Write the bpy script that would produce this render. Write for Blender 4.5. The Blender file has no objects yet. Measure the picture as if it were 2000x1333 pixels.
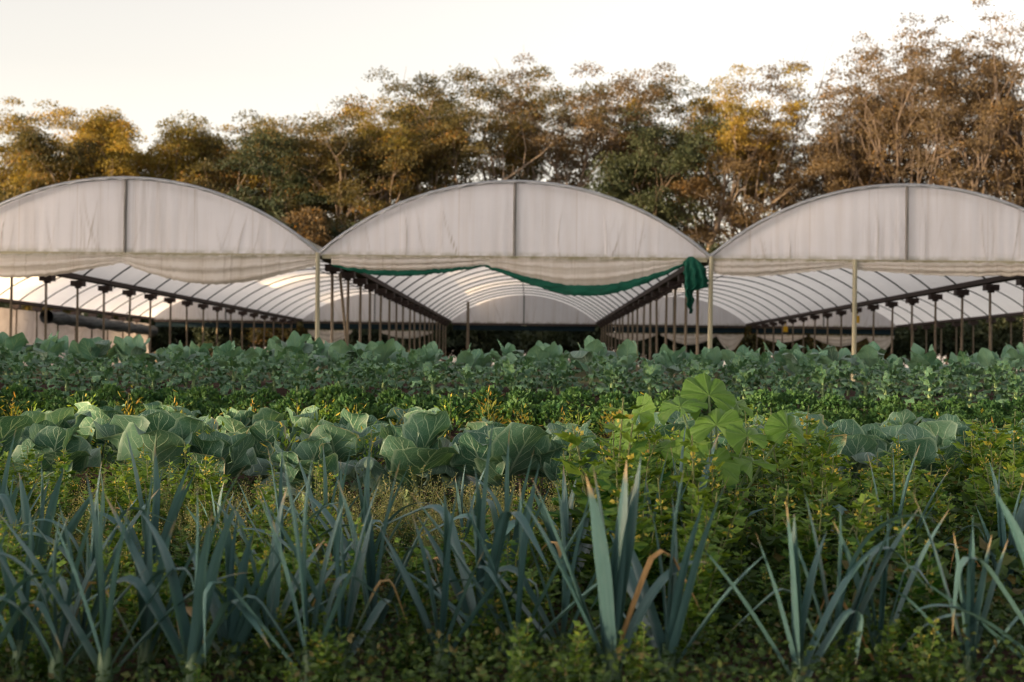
import bpy, math, random
import numpy as np
from mathutils import Vector, Matrix

# ------------------------------------------------------------------ camera, sky, sun, exposure
SC = bpy.context.scene
COL = SC.collection
R = math.radians

cam_d = bpy.data.cameras.new('camera')
cam_d.lens = 50.0; cam_d.sensor_width = 36.0
cam_d.clip_start = 0.05; cam_d.clip_end = 3000
cam_d.dof.use_dof = True; cam_d.dof.focus_distance = 6.9; cam_d.dof.aperture_fstop = 4.0
cam = bpy.data.objects.new('camera', cam_d); COL.objects.link(cam)
cam.matrix_world = (Matrix.Translation((0, 0, 0.8)) @ Matrix.Rotation(R(0.72), 4, 'Z')
                    @ Matrix.Rotation(R(90.94), 4, 'X') @ Matrix.Rotation(R(0.62), 4, 'Z'))
SC.camera = cam

SUN_AZ, SUN_EL = R(-118), R(5.5)         # low sun behind the camera's left shoulder
world = bpy.data.worlds.new('World'); SC.world = world; world.use_nodes = True
wn = world.node_tree; wn.nodes.clear()
sky = wn.nodes.new('ShaderNodeTexSky'); sky.sky_type = 'NISHITA'; sky.sun_disc = False
sky.sun_elevation = SUN_EL; sky.sun_rotation = SUN_AZ
sky.air_density = 1.0; sky.dust_density = 1.0; sky.ozone_density = 1.0
hs = wn.nodes.new('ShaderNodeHueSaturation'); hs.inputs['Saturation'].default_value = 0.28
bg = wn.nodes.new('ShaderNodeBackground'); bg.inputs['Strength'].default_value = 0.15
wo = wn.nodes.new('ShaderNodeOutputWorld')
wb = wn.nodes.new('ShaderNodeMix'); wb.data_type = 'RGBA'; wb.blend_type = 'MULTIPLY'; wb.inputs[0].default_value = 1.0
wb.inputs[7].default_value = (1.08, 0.965, 0.89, 1.0)         # hazy evening air, a little warm all round
wn.links.new(sky.outputs[0], hs.inputs['Color']); wn.links.new(hs.outputs[0], wb.inputs[6]); wn.links.new(wb.outputs[2], bg.inputs['Color'])
wn.links.new(bg.outputs[0], wo.inputs['Surface'])

sd = bpy.data.lights.new('sun', 'SUN'); sd.energy = 4.6; sd.angle = R(0.6); sd.color = (1.0, 0.70, 0.38)
so = bpy.data.objects.new('sun', sd); COL.objects.link(so); so.location = (-30, -40, 30)
so.rotation_euler = Vector((-math.sin(SUN_AZ) * math.cos(SUN_EL), -math.cos(SUN_AZ) * math.cos(SUN_EL),
                            -math.sin(SUN_EL))).to_track_quat('-Z', 'Y').to_euler()

vs = SC.view_settings
vs.view_transform = 'Standard'; vs.look = 'None'; vs.gamma = 1.0; vs.use_curve_mapping = False
vs.exposure = 1.75
SC.render.engine = 'CYCLES'
SC.cycles.max_bounces = 8; SC.cycles.diffuse_bounces = 3; SC.cycles.transmission_bounces = 4
SC.cycles.transparent_max_bounces = 8; SC.cycles.use_denoising = True; SC.cycles.filter_width = 1.15

rng = np.random.default_rng(11)
rnd = random.Random(5)

# ------------------------------------------------------------------ helpers: meshes
def build_mesh(name, V, faces, mat, uv=None, attrs=None, smooth=True):
    """V (n,3); faces: list of int arrays (m,k)."""
    V = np.asarray(V, np.float32)
    faces = [np.asarray(f, np.int32) for f in faces if len(f)]
    me = bpy.data.meshes.new(name)
    me.vertices.add(len(V)); me.vertices.foreach_set('co', V.ravel())
    li = np.concatenate([f.ravel() for f in faces])
    tot = np.concatenate([np.full(len(f), f.shape[1], np.int32) for f in faces])
    st = np.concatenate([[0], np.cumsum(tot)[:-1]]).astype(np.int32)
    me.loops.add(len(li)); me.loops.foreach_set('vertex_index', li)
    me.polygons.add(len(tot)); me.polygons.foreach_set('loop_start', st)
    me.polygons.foreach_set('use_smooth', np.full(len(tot), smooth, bool))
    if uv is not None:
        ul = me.uv_layers.new(name='UVMap')
        ul.data.foreach_set('uv', np.asarray(uv, np.float32)[li].ravel())
    for k, a in (attrs or {}).items():
        at = me.attributes.new(k, 'FLOAT', 'POINT'); at.data.foreach_set('value', np.asarray(a, np.float32))
    me.materials.append(mat)
    me.update(calc_edges=True); me.validate()
    return me

def grid_faces(nu, nv, closed=False):
    i = np.arange(nu if closed else nu - 1)[:, None]; j = np.arange(nv - 1)[None, :]
    i2 = (i + 1) % nu
    return np.stack([(i * nv + j), (i2 * nv + j), (i2 * nv + j + 1), (i * nv + j + 1)], -1).reshape(-1, 4)

def join(parts):
    V, F, A, U = [], [], [], []; o = 0
    for p in parts:
        V.append(p[0]); F.append(np.asarray(p[1]) + o); o += len(p[0])
    return np.concatenate(V), F

def tube(path, radii, n=6):
    path = np.asarray(path, float); m = len(path); radii = np.broadcast_to(radii, (m,))
    T = np.gradient(path, axis=0); T /= np.linalg.norm(T, axis=1)[:, None] + 1e-9
    ref = np.array([0, 0, 1.0]) if abs(T[:, 2]).mean() < 0.8 else np.array([1.0, 0, 0])
    A = np.cross(T, ref); A /= np.linalg.norm(A, axis=1)[:, None] + 1e-9
    B = np.cross(T, A)
    th = np.linspace(0, 2 * np.pi, n, endpoint=False)
    V = path[None] + radii[None, :, None] * (np.cos(th)[:, None, None] * A[None] + np.sin(th)[:, None, None] * B[None])
    return V.reshape(-1, 3), grid_faces(n, m, True)

def box(cx, cy, cz, sx, sy, sz):
    s = np.array([[x, y, z] for x in (-.5, .5) for y in (-.5, .5) for z in (-.5, .5)]) * [sx, sy, sz] + [cx, cy, cz]
    f = np.array([[0, 1, 3, 2], [4, 6, 7, 5], [0, 4, 5, 1], [2, 3, 7, 6], [0, 2, 6, 4], [1, 5, 7, 3]])
    return s, f

def segs_mesh(p0, p1, r0, r1, n=5):
    p0, p1 = np.asarray(p0), np.asarray(p1); r0, r1 = np.asarray(r0), np.asarray(r1)
    T = p1 - p0; T = T / (np.linalg.norm(T, axis=1)[:, None] + 1e-9)
    ref = np.where(np.abs(T[:, 2:3]) < 0.9, np.array([[0, 0, 1.0]]), np.array([[1.0, 0, 0]]))
    A = np.cross(T, ref); A /= np.linalg.norm(A, axis=1)[:, None] + 1e-9; B = np.cross(T, A)
    th = np.linspace(0, 2 * np.pi, n, endpoint=False)
    c = np.cos(th)[None, :, None]; s = np.sin(th)[None, :, None]
    ring = c * A[:, None] + s * B[:, None]
    V = np.concatenate([p0[:, None] + ring * r0[:, None, None], p1[:, None] + ring * r1[:, None, None]], 1)
    k = np.arange(n); k2 = (k + 1) % n
    f = np.stack([k, k2, k2 + n, k + n], -1)
    F = (np.arange(len(p0)) * 2 * n)[:, None, None] + f[None]
    return V.reshape(-1, 3), F.reshape(-1, 4)

def rhombi(c, axis, side, L, W, fold=0.0):
    """leaf-shaped quads: base, side, tip, side"""
    L = np.asarray(L)[:, None]; W = np.asarray(W)[:, None]
    nrm = np.cross(axis, side)
    V = np.stack([c, c + axis * L * .45 + side * W * .5 + nrm * fold * W, c + axis * L,
                  c + axis * L * .45 - side * W * .5 + nrm * fold * W], 1)
    F = np.arange(len(c) * 4).reshape(-1, 4)
    return V.reshape(-1, 3), F

def unit(a):
    return a / (np.linalg.norm(a, axis=-1, keepdims=True) + 1e-9)

def rvec(n, r=rng):
    return unit(r.normal(size=(n, 3)))

# ------------------------------------------------------------------ helpers: objects
def ob(name, me, parent=None, loc=(0, 0, 0), rot=(0, 0, 0), scale=1.0, label=None, cat=None, group=None, kind=None):
    o = bpy.data.objects.new(name, me); COL.objects.link(o)
    o.location = loc; o.rotation_euler = rot
    o.scale = (scale,) * 3 if not hasattr(scale, '__len__') else scale
    if parent: o.parent = parent
    if label: o['label'] = label
    if cat: o['category'] = cat
    if group: o['group'] = group
    if kind: o['kind'] = kind
    return o

ORD = ('first second third fourth fifth sixth seventh eighth ninth tenth eleventh twelfth thirteenth fourteenth fifteenth '
       'sixteenth seventeenth eighteenth nineteenth twentieth').split()
def ordinal(i, n):
    """place in a row of n, counted from the nearer end"""
    if i == 0: return 'leftmost'
    if i == n - 1: return 'rightmost'
    if n % 2 and i == n // 2: return 'middle plant'
    return f'{ORD[i]} from the left' if i < n / 2 else f'{ORD[n - 1 - i]} from the right'

# ------------------------------------------------------------------ helpers: materials
def new_mat(name):
    m = bpy.data.materials.new(name); m.use_nodes = True; m.node_tree.nodes.clear()
    return m, m.node_tree

def N(nt, typ, ins=None, **props):
    n = nt.nodes.new(typ)
    for k, v in props.items(): setattr(n, k, v)
    for k, v in (ins or {}).items():
        s = n.inputs[k]
        if isinstance(v, bpy.types.NodeSocket): nt.links.new(v, s)
        else:
            s.default_value = (*v, 1.0) if (hasattr(v, '__len__') and len(v) == 3 and s.type == 'RGBA') else v
    return n

def M(nt, op, a, b=0.0, c=None, clamp=False):
    ins = {0: a, 1: b}
    if c is not None: ins[2] = c
    return N(nt, 'ShaderNodeMath', ins, operation=op, use_clamp=clamp).outputs[0]

def mixc(nt, fac, a, b):
    n = N(nt, 'ShaderNodeMix', {'Factor': fac, 'A': (0, 0, 0), 'B': (0, 0, 0)} if False else None, data_type='RGBA')
    for sock, v in ((n.inputs[0], fac), (n.inputs[6], a), (n.inputs[7], b)):
        if isinstance(v, bpy.types.NodeSocket): nt.links.new(v, sock)
        else: sock.default_value = (*v, 1.0) if hasattr(v, '__len__') and len(v) == 3 else v
    return n.outputs[2]

def maprange(nt, v, a, b, c=0.0, d=1.0):
    return N(nt, 'ShaderNodeMapRange', {0: v, 1: a, 2: b, 3: c, 4: d}).outputs[0]

def noise(nt, scale, vec=None, detail=3.0, rough=.55):
    ins = {'Scale': scale, 'Detail': detail, 'Roughness': rough}
    if vec is not None: ins['Vector'] = vec
    return N(nt, 'ShaderNodeTexNoise', ins).outputs[0]

def finish(nt, col, rough=.6, spec=.3, trans=0.0, tcol=None, bump=None, bstr=.3, bdist=.01, metal=0.0):
    ins = {'Base Color': col, 'Roughness': rough, 'Specular IOR Level': spec, 'Metallic': metal}
    nrm = None
    if bump is not None:
        nrm = N(nt, 'ShaderNodeBump', {'Height': bump, 'Strength': bstr, 'Distance': bdist}).outputs[0]
        ins['Normal'] = nrm
    p = N(nt, 'ShaderNodeBsdfPrincipled', ins)
    sh = p.outputs[0]
    if trans:
        t = N(nt, 'ShaderNodeBsdfTranslucent', {'Color': tcol if tcol is not None else col})
        sh = N(nt, 'ShaderNodeMixShader', {0: trans, 1: sh, 2: t.outputs[0]}).outputs[0]
    o = N(nt, 'ShaderNodeOutputMaterial'); nt.links.new(sh, o.inputs['Surface'])

def gain(nt, col, k):
    return N(nt, 'ShaderNodeMix', None, data_type='RGBA', blend_type='MULTIPLY') if False else _gain(nt, col, k)
def _gain(nt, col, k):
    n = nt.nodes.new('ShaderNodeMix'); n.data_type = 'RGBA'; n.blend_type = 'MULTIPLY'; n.clamp_result = False
    n.inputs[0].default_value = 1.0; nt.links.new(col, n.inputs[6]); n.inputs[7].default_value = (*k, 1.0)
    return n.outputs[2]

def cloud_mat(name, a, b, c=None, trans=.45, tk=(1.5, 1.25, .5), rough=.6):
    """leaf mass: colour varies leaf by leaf through the 'rnd' attribute"""
    m, nt = new_mat(name)
    at = N(nt, 'ShaderNodeAttribute', None, attribute_name='rnd').outputs['Fac']
    oi = N(nt, 'ShaderNodeObjectInfo').outputs['Random']
    f = M(nt, 'ADD', at, M(nt, 'MULTIPLY', M(nt, 'SUBTRACT', oi, .5), .35), clamp=True)
    col = mixc(nt, f, a, b)
    if c: col = mixc(nt, maprange(nt, at, .86, .9), col, c)
    finish(nt, col, rough, .25, trans, _gain(nt, col, tk))
    return m

def plain_mat(name, col, rough=.6, spec=.3, metal=0, var=.25, scale=6.0, bstr=.0):
    m, nt = new_mat(name)
    n = noise(nt, scale)
    c = mixc(nt, maprange(nt, n, .3, .7), tuple(x * (1 - var) for x in col), tuple(x * (1 + var) for x in col))
    finish(nt, c, rough, spec, metal=metal, bump=n if bstr else None, bstr=bstr)
    return m

def veined_mat(name, a, b, vein, nv=8.0, dry=(.36, .30, .17), trans=.22, dry_amt=.12):
    """broad leaf with midrib and side veins laid out in the leaf's own UV"""
    m, nt = new_mat(name)
    uv = N(nt, 'ShaderNodeTexCoord').outputs['UV']
    sp = N(nt, 'ShaderNodeSeparateXYZ', {0: uv}); t = sp.outputs[1]
    s = M(nt, 'ABSOLUTE', M(nt, 'SUBTRACT', M(nt, 'MULTIPLY', sp.outputs[0], 2.0), 1.0))
    oi = N(nt, 'ShaderNodeObjectInfo').outputs['Random']
    vec = N(nt, 'ShaderNodeVectorMath', {0: uv, 1: (0, 0, 0)}, operation='ADD')
    cmb = N(nt, 'ShaderNodeCombineXYZ', {0: M(nt, 'MULTIPLY', oi, 37.0), 1: M(nt, 'MULTIPLY', oi, 11.0), 2: 0.0})
    nt.links.new(cmb.outputs[0], vec.inputs[1]); vv = vec.outputs[0]
    wob = noise(nt, 5.0, vv, 2.0)
    side = M(nt, 'SUBTRACT', t, M(nt, 'MULTIPLY', M(nt, 'POWER', s, .8), .34))
    side = M(nt, 'ADD', side, M(nt, 'MULTIPLY', wob, .09))
    sg = M(nt, 'GREATER_THAN', sp.outputs[0], .5)
    fr = M(nt, 'FRACT', M(nt, 'ADD', M(nt, 'MULTIPLY', side, nv), M(nt, 'MULTIPLY', sg, .45)))
    dv = M(nt, 'ABSOLUTE', M(nt, 'SUBTRACT', fr, .5))
    v1 = maprange(nt, dv, .085, .02)
    v1 = M(nt, 'MULTIPLY', v1, maprange(nt, s, 1.0, .25, .15, 1.0))
    mid = maprange(nt, M(nt, 'ADD', s, M(nt, 'MULTIPLY', t, .045)), .085, .04)
    fine = N(nt, 'ShaderNodeTexVoronoi', {'Vector': vv, 'Scale': 16.0}, feature='DISTANCE_TO_EDGE').outputs['Distance']
    v2 = M(nt, 'MULTIPLY', maprange(nt, fine, .05, .0), .30)
    v = M(nt, 'MAXIMUM', M(nt, 'MAXIMUM', v1, mid), v2)
    f = M(nt, 'ADD', M(nt, 'MULTIPLY', oi, .7), M(nt, 'MULTIPLY', noise(nt, 2.5, vv), .4), clamp=True)
    col = mixc(nt, f, a, b)
    col = mixc(nt, M(nt, 'MULTIPLY', v, .78), col, vein)
    col = mixc(nt, maprange(nt, s, .90, .97, 0, .45), col, vein)
    dr = M(nt, 'MULTIPLY', maprange(nt, M(nt, 'ADD', s, M(nt, 'MULTIPLY', noise(nt, 7.0, vv), .45)), 1.12, 1.26),
           M(nt, 'GREATER_THAN', M(nt, 'FRACT', M(nt, 'MULTIPLY', oi, 7.3)), 1 - dry_amt))
    col = mixc(nt, dr, col, dry)
    ht = M(nt, 'ADD', M(nt, 'MULTIPLY', v, -1.0), M(nt, 'MULTIPLY', noise(nt, 14.0, vv), .5))
    finish(nt, col, .48, .4, trans, _gain(nt, col, (1.3, 1.25, .6)), bump=ht, bstr=.45, bdist=.012)
    return m

def leek_mat(name, a, b, tip, tip0):
    m, nt = new_mat(name)
    uv = N(nt, 'ShaderNodeTexCoord').outputs['UV']
    sp = N(nt, 'ShaderNodeSeparateXYZ', {0: uv}); t = sp.outputs[1]
    oi = N(nt, 'ShaderNodeObjectInfo').outputs['Random']
    mp = N(nt, 'ShaderNodeMapping', {'Vector': uv, 'Scale': (26.0, 1.2, 1.0)}).outputs[0]
    st = noise(nt, 1.0, mp, 2.0)
    mp2 = N(nt, 'ShaderNodeMapping', {'Vector': uv, 'Scale': (2.0, 5.0, 1.0)}).outputs[0]
    bl = noise(nt, 1.0, mp2, 3.0)
    f = M(nt, 'ADD', M(nt, 'MULTIPLY', maprange(nt, st, .3, .7), .6), M(nt, 'MULTIPLY', oi, .4), clamp=True)
    col = mixc(nt, f, a, b)
    col = mixc(nt, maprange(nt, bl, .55, .8, 0, .35), col, (.17, .24, .23))
    col = mixc(nt, maprange(nt, t, .14, .0, 0, .4), col, (.22, .30, .15))
    tt = M(nt, 'ADD', M(nt, 'ADD', t, M(nt, 'MULTIPLY', M(nt, 'SUBTRACT', oi, .5), .16)), M(nt, 'MULTIPLY', M(nt, 'SUBTRACT', bl, .5), .12))
    col = mixc(nt, maprange(nt, tt, tip0, tip0 + .07), col, tip)
    finish(nt, col, .42, .45, .12, _gain(nt, col, (1.2, 1.3, .7)), bump=st, bstr=.25, bdist=.002)
    return m

# ------------------------------------------------------------------ materials
MT = {}
MT['leek'] = leek_mat('leek_leaf', (.036, .100, .104), (.105, .198, .198), (.36, .27, .15), .93)
MT['leek_dry'] = leek_mat('leek_leaf_withered', (.08, .14, .10), (.13, .18, .11), (.44, .29, .13), .46)
MT['straw'] = plain_mat('dry_leek_leaf', (.52, .31, .13), .7, .2, var=.35, scale=9)
MT['leek_shaft'] = plain_mat('leek_shaft', (.10, .16, .09), .45, .4, var=.2, scale=14)
MT['cabbage'] = veined_mat('cabbage_leaf', (.026, .098, .062), (.105, .215, .140), (.38, .50, .38), 7.0)
MT['cabbage_blue'] = veined_mat('cabbage_leaf_glaucous', (.070, .135, .105), (.15, .235, .20), (.36, .45, .38), 7.0)
MT['collard'] = veined_mat('collard_leaf', (.050, .150, .098), (.160, .295, .205), (.22, .33, .20), 6.0, dry_amt=.05)
MT['kale'] = veined_mat('kale_leaf', (.024, .092, .052), (.100, .215, .125), (.22, .32, .15), 5.0, dry_amt=.0)
MT['stalk'] = plain_mat('pale_stalk', (.17, .25, .11), .55, .3, var=.25, scale=12)
def palmate_mat():
    m, nt = new_mat('mallow_leaf')
    uv = N(nt, 'ShaderNodeTexCoord').outputs['UV']; sp = N(nt, 'ShaderNodeSeparateXYZ', {0: uv})
    oi = N(nt, 'ShaderNodeObjectInfo').outputs['Random']
    fr = M(nt, 'ABSOLUTE', M(nt, 'SUBTRACT', M(nt, 'FRACT', M(nt, 'MULTIPLY', sp.outputs[0], 7.0)), .5))
    v = maprange(nt, M(nt, 'MULTIPLY', fr, M(nt, 'ADD', sp.outputs[1], .15)), .05, .02)
    n = noise(nt, 6.0, uv)
    col = mixc(nt, M(nt, 'ADD', M(nt, 'MULTIPLY', oi, .6), M(nt, 'MULTIPLY', n, .4)), (.075, .175, .026), (.160, .290, .050))
    col = mixc(nt, M(nt, 'MULTIPLY', v, .45), col, (.20, .32, .09))
    finish(nt, col, .5, .35, .32, _gain(nt, col, (1.3, 1.25, .5)), bump=M(nt, 'SUBTRACT', M(nt, 'MULTIPLY', n, .5), v), bstr=.5, bdist=.01)
    return m
MT['mallow'] = palmate_mat()
MT['parsley'] = cloud_mat('parsley', (.022, .076, .026), (.080, .165, .050), trans=.3)
MT['weed'] = cloud_mat('weed_leaf', (.028, .105, .020), (.240, .37, .062), (.60, .50, .10), trans=.4)
MT['weed_yellow'] = cloud_mat('yellowed_weed_leaf', (.16, .19, .035), (.33, .28, .05), (.42, .26, .06), trans=.45)
MT['flower'] = cloud_mat('yellow_weed_flower', (.50, .42, .08), (.56, .48, .14), (.52, .36, .13), trans=.4)
MT['pod'] = cloud_mat('seed_pod', (.15, .18, .06), (.30, .31, .13), (.40, .34, .19), trans=.3)
MT['cover'] = cloud_mat('ground_cover', (.014, .040, .012), (.062, .110, .028), (.085, .078, .032), trans=.3)
MT['stem'] = plain_mat('weed_stem', (.15, .17, .07), .6, .2, var=.3, scale=20)
MT['euc_sunlit_gold'] = cloud_mat('gum_leaf_sunlit_gold', (.080, .082, .024), (.36, .26, .055), (.26, .13, .04), trans=.42, tk=(1.4, 1.2, .4))  # gold of the low sunlight put into the leaf colour
MT['euc_olive'] = cloud_mat('gum_leaf_olive', (.042, .048, .026), (.175, .135, .046), (.25, .14, .045), trans=.42, tk=(1.4, 1.15, .4))
MT['euc_dark'] = cloud_mat('wattle_leaf_dark', (.020, .034, .020), (.052, .064, .030), trans=.25, tk=(1.4, 1.2, .5))
MT['euc_brown'] = cloud_mat('gum_leaf_brown', (.070, .056, .038), (.165, .118, .060), (.27, .16, .055), trans=.40, tk=(1.4, 1.1, .45))
MT['bark'] = plain_mat('gum_bark', (.25, .20, .16), .8, .15, var=.45, scale=1.6)
MT['bark_mid'] = plain_mat('brown_bark', (.125, .10, .085), .85, .1, var=.4, scale=1.6)
MT['bark_dark'] = plain_mat('wattle_bark', (.085, .065, .05), .85, .1, var=.4, scale=1.6)
MT['galv'] = plain_mat('galvanised_steel', (.30, .31, .33), .45, .5, metal=.35, var=.2, scale=4)
MT['bar'] = plain_mat('weathered_pipe', (.16, .15, .14), .6, .3, metal=.1, var=.3, scale=3)
MT['rib'] = plain_mat('weathered_hoop_steel', (.085, .095, .095), .55, .4, metal=.2, var=.3, scale=3)
MT['beam'] = plain_mat('tarred_gutter_beam', (.065, .048, .046), .7, .25, var=.4, scale=3)
MT['post'] = plain_mat('timber_post', (.20, .165, .125), .8, .15, var=.4, scale=2.5)
MT['post_pale'] = plain_mat('mossy_post', (.30, .28, .20), .75, .2, var=.3, scale=2.5)
MT['green'] = plain_mat('green_shade_cloth', (.003, .062, .040), .75, .2, var=.3, scale=7, bstr=.3)
MT['navy'] = plain_mat('dark_navy_curtain', (.010, .022, .030), .8, .1, var=.4, scale=2)
MT['net'] = plain_mat('rolled_grey_netting', (.09, .10, .11), .85, .1, var=.5, scale=6, bstr=.6)
MT['tag'] = plain_mat('yellow_sticky_tag', (.75, .45, .02), .5, .3, var=.1)

def film_mat(name, base, stain, st_amt, trans, moss=0.0):
    m, nt = new_mat(name)
    tc = N(nt, 'ShaderNodeTexCoord').outputs['Object']
    oi = N(nt, 'ShaderNodeObjectInfo').outputs['Random']
    sh_ = N(nt, 'ShaderNodeCombineXYZ', {0: M(nt, 'MULTIPLY', oi, 61.0), 1: M(nt, 'MULTIPLY', oi, 23.0), 2: M(nt, 'MULTIPLY', oi, 17.0)}).outputs[0]
    to = tc
    tc = N(nt, 'ShaderNodeVectorMath', {0: tc, 1: sh_}, operation='ADD').outputs[0]
    mp = N(nt, 'ShaderNodeMapping', {'Vector': tc, 'Scale': (4.2, .5, .26)}).outputs[0]
    run = noise(nt, 1.0, N(nt, 'ShaderNodeMapping', {'Vector': tc, 'Scale': (13.0, .5, .35)}).outputs[0], 3.0)
    seam = M(nt, 'FRACT', M(nt, 'ADD', M(nt, 'MULTIPLY', N(nt, 'ShaderNodeSeparateXYZ', {0: to}).outputs[0], .82), oi))
    n1 = noise(nt, 1.0, mp, 5.0, .6)
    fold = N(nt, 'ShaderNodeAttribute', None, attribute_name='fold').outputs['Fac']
    low = N(nt, 'ShaderNodeAttribute', None, attribute_name='low').outputs['Fac']
    col = mixc(nt, maprange(nt, n1, .45, .8, 0, st_amt), base, stain)
    col = mixc(nt, maprange(nt, run, .60, .74, 0, st_amt * .8), col, tuple(x * .8 for x in stain))
    col = mixc(nt, maprange(nt, seam, .022, .010, 0, .35), col, stain)
    big = noise(nt, .7, tc, 4.0)
    col = mixc(nt, maprange(nt, big, .35, .75, 0, .14), col, (.42, .43, .46))
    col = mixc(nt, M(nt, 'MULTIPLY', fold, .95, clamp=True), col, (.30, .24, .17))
    if moss:
        ms = M(nt, 'MULTIPLY', low, maprange(nt, noise(nt, 5.0, tc, 4.0), .35, .6))
        col = mixc(nt, M(nt, 'MULTIPLY', ms, moss, clamp=True), col, (.16, .15, .045))
    mw = N(nt, 'ShaderNodeMapping', {'Vector': tc, 'Scale': (9.0, 1.0, .8)}).outputs[0]
    weave = M(nt, 'ADD', M(nt, 'MULTIPLY', noise(nt, 1.0, mw, 4.0), 2.0), N(nt, 'ShaderNodeTexWave', {'Vector': tc, 'Scale': 2.2, 'Distortion': 1.5, 'Detail': 2.0}, bands_direction='Z').outputs[1])
    finish(nt, col, .5, .35, trans, _gain(nt, col, (1.0, .97, .93)), bump=weave, bstr=.08, bdist=.02)
    return m
MT['film'] = film_mat('white_film', (.87, .87, .93), (.58, .51, .46), .4, .48, .7)
MT['roof'] = film_mat('white_roof_film', (.94, .93, .94), (.82, .80, .79), .3, .84)
MT['curtain'] = film_mat('stained_film_curtain', (.68, .64, .60), (.42, .35, .27), .55, .35, .9)
MT['wall_film'] = film_mat('old_side_film', (.50, .46, .45), (.30, .26, .24), .6, .35)

# ------------------------------------------------------------------ ground
def gz(y):
    t = np.clip((np.asarray(y, float) - 8.0) / 7.5, 0, 1)
    return .52 * t * t * (3 - 2 * t)

def soil_mat():
    m, nt = new_mat('soil')
    tc = N(nt, 'ShaderNodeTexCoord').outputs['Object']
    n1 = noise(nt, 3.0, tc, 6.0, .65); n2 = noise(nt, 28.0, tc, 6.0, .7); n3 = noise(nt, .05, tc, 4.0)
    col = mixc(nt, maprange(nt, n1, .3, .7), (.030, .017, .014), (.070, .042, .032))
    col = mixc(nt, maprange(nt, n2, .62, .75, 0, .6), col, (.13, .09, .065))
    sp = N(nt, 'ShaderNodeSeparateXYZ', {0: tc}).outputs[1]
    gr = M(nt, 'MULTIPLY', maprange(nt, sp, 18.5, 21.0), maprange(nt, n3, .3, .6, .5, 1.0))
    col = mixc(nt, gr, col, (.050, .060, .022))
    finish(nt, col, .95, .1, bump=M(nt, 'ADD', M(nt, 'MULTIPLY', n2, .6), n1), bstr=.8, bdist=.03)
    return m

xs = np.concatenate([[-900, -400, -150, -60, -25, -12], np.linspace(-8, 8, 150), [12, 25, 60, 150, 400, 900]])
ys = np.concatenate([[-60, -20, -5, 0], np.linspace(1.5, 20, 170), [24, 30, 45, 80, 120, 200, 400, 900]])
GX, GY = np.meshgrid(xs, ys, indexing='ij')
near = (np.abs(GX) < 8.1) & (GY > 1.4) & (GY < 20.1)
GZ = gz(GY) + near * (rng.normal(size=GX.shape) * .012 + .02 * np.sin(GX * 7 + np.sin(GY * 5)) * np.sin(GY * 9))
gmesh = build_mesh('ground', np.stack([GX, GY, GZ], -1).reshape(-1, 3), [grid_faces(len(xs), len(ys))], soil_mat())
ob('ground', gmesh, kind='structure', label='dark reddish brown soil of the vegetable field')

# ------------------------------------------------------------------ greenhouse
GY0, GY1 = 29.4, 76.9
BW, HALF, CX0 = 8.08, 4.04, -0.34
GF = .5                                   # ground level there
ZE, ZC = 3.04, 4.56
RAD = (HALF ** 2 + (ZC - ZE) ** 2) / (2 * (ZC - ZE))
def arch(x): return ZC - RAD + np.sqrt(RAD ** 2 - np.asarray(x) ** 2)
POSTY = [GY0 + 2.1 + 2.5 * k for k in range(19)]

gh = ob('greenhouse', None, loc=(CX0, GY0, GF), cat='greenhouse',
        label='white multi-span film greenhouse with three arched gables behind the vegetable rows')
def L(x, y, z): return np.array([x, y - GY0, z - GF])          # world -> greenhouse local (bays carry the x offset)

# shared meshes, in bay-local coordinates (bay origin on the ground under the front gable's centre)
ax = np.linspace(-HALF, HALF, 33)
V, F = tube(np.stack([ax, 0 * ax, arch(ax) - GF - .045], -1), .025, 6); me_rib = build_mesh('arch_rib', V, [F], MT['rib'])
V, F = tube(np.stack([ax, 0 * ax, arch(ax) - GF + .02], -1), .036, 8); me_rim = build_mesh('front_arch', V, [F], MT['galv'])
V, F = tube(np.stack([ax * .985, 0 * ax, (arch(ax) - GF) * .985 - .03], -1), .022, 6); me_rim2 = build_mesh('inner_arch', V, [F], MT['galv'])
def post_mesh(name, h, r, mat):
    V, F = tube([[0, 0, -.3], [0, 0, 0], [0, 0, h * .5], [0, 0, h]], [r, r, r * .97, r * .95], 8)
    return build_mesh(name, V, [F], mat)
me_post = post_mesh('post', ZE - GF - .1, .035, MT['post'])
me_fpost = post_mesh('front_post', ZE - GF + .02, .05, MT['post_pale'])
V, F = join([box(0, 0, .02, .34, .30, .15), box(0, 0, -.08, .14, .14, .06)])
me_brk = build_mesh('gutter_bracket', V, F, MT['beam'], smooth=False)
gl = GY1 - GY0
V, F = join([box(0, gl / 2 + .1, .03, .22, gl - .3, .06), box(-.13, gl / 2 + .1, .07, .03, gl - .3, .12), box(.13, gl / 2 + .1, .07, .03, gl - .3, .12)])
me_gut = build_mesh('gutter', V, F, MT['beam'], smooth=False)

def roof_mesh(seed):
    r = np.random.default_rng(abs(int(seed)))
    yy = np.concatenate([[-.14], np.arange(0, gl, .625), [gl + .1]])
    xx = np.linspace(-HALF - .03, HALF + .03, 41)
    X, Y = np.meshgrid(xx, yy, indexing='ij')
    ph = ((Y - 2.1) / 2.5) % 1.0
    sag = -.035 * np.sin(np.pi * ph) ** 2 * (Y > 2) + .008 * r.normal(size=X.shape)
    Z = ZC - RAD + np.sqrt(np.maximum(RAD ** 2 - X ** 2, 0)) - GF + sag * (np.abs(X) < HALF - .05)
    n = len(xx) * len(yy)
    return build_mesh('roof_film', np.stack([X, Y, Z], -1).reshape(-1, 3), [grid_faces(len(xx), len(yy))], MT['roof'],
                      attrs={'fold': np.zeros(n), 'low': np.zeros(n)})

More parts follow.
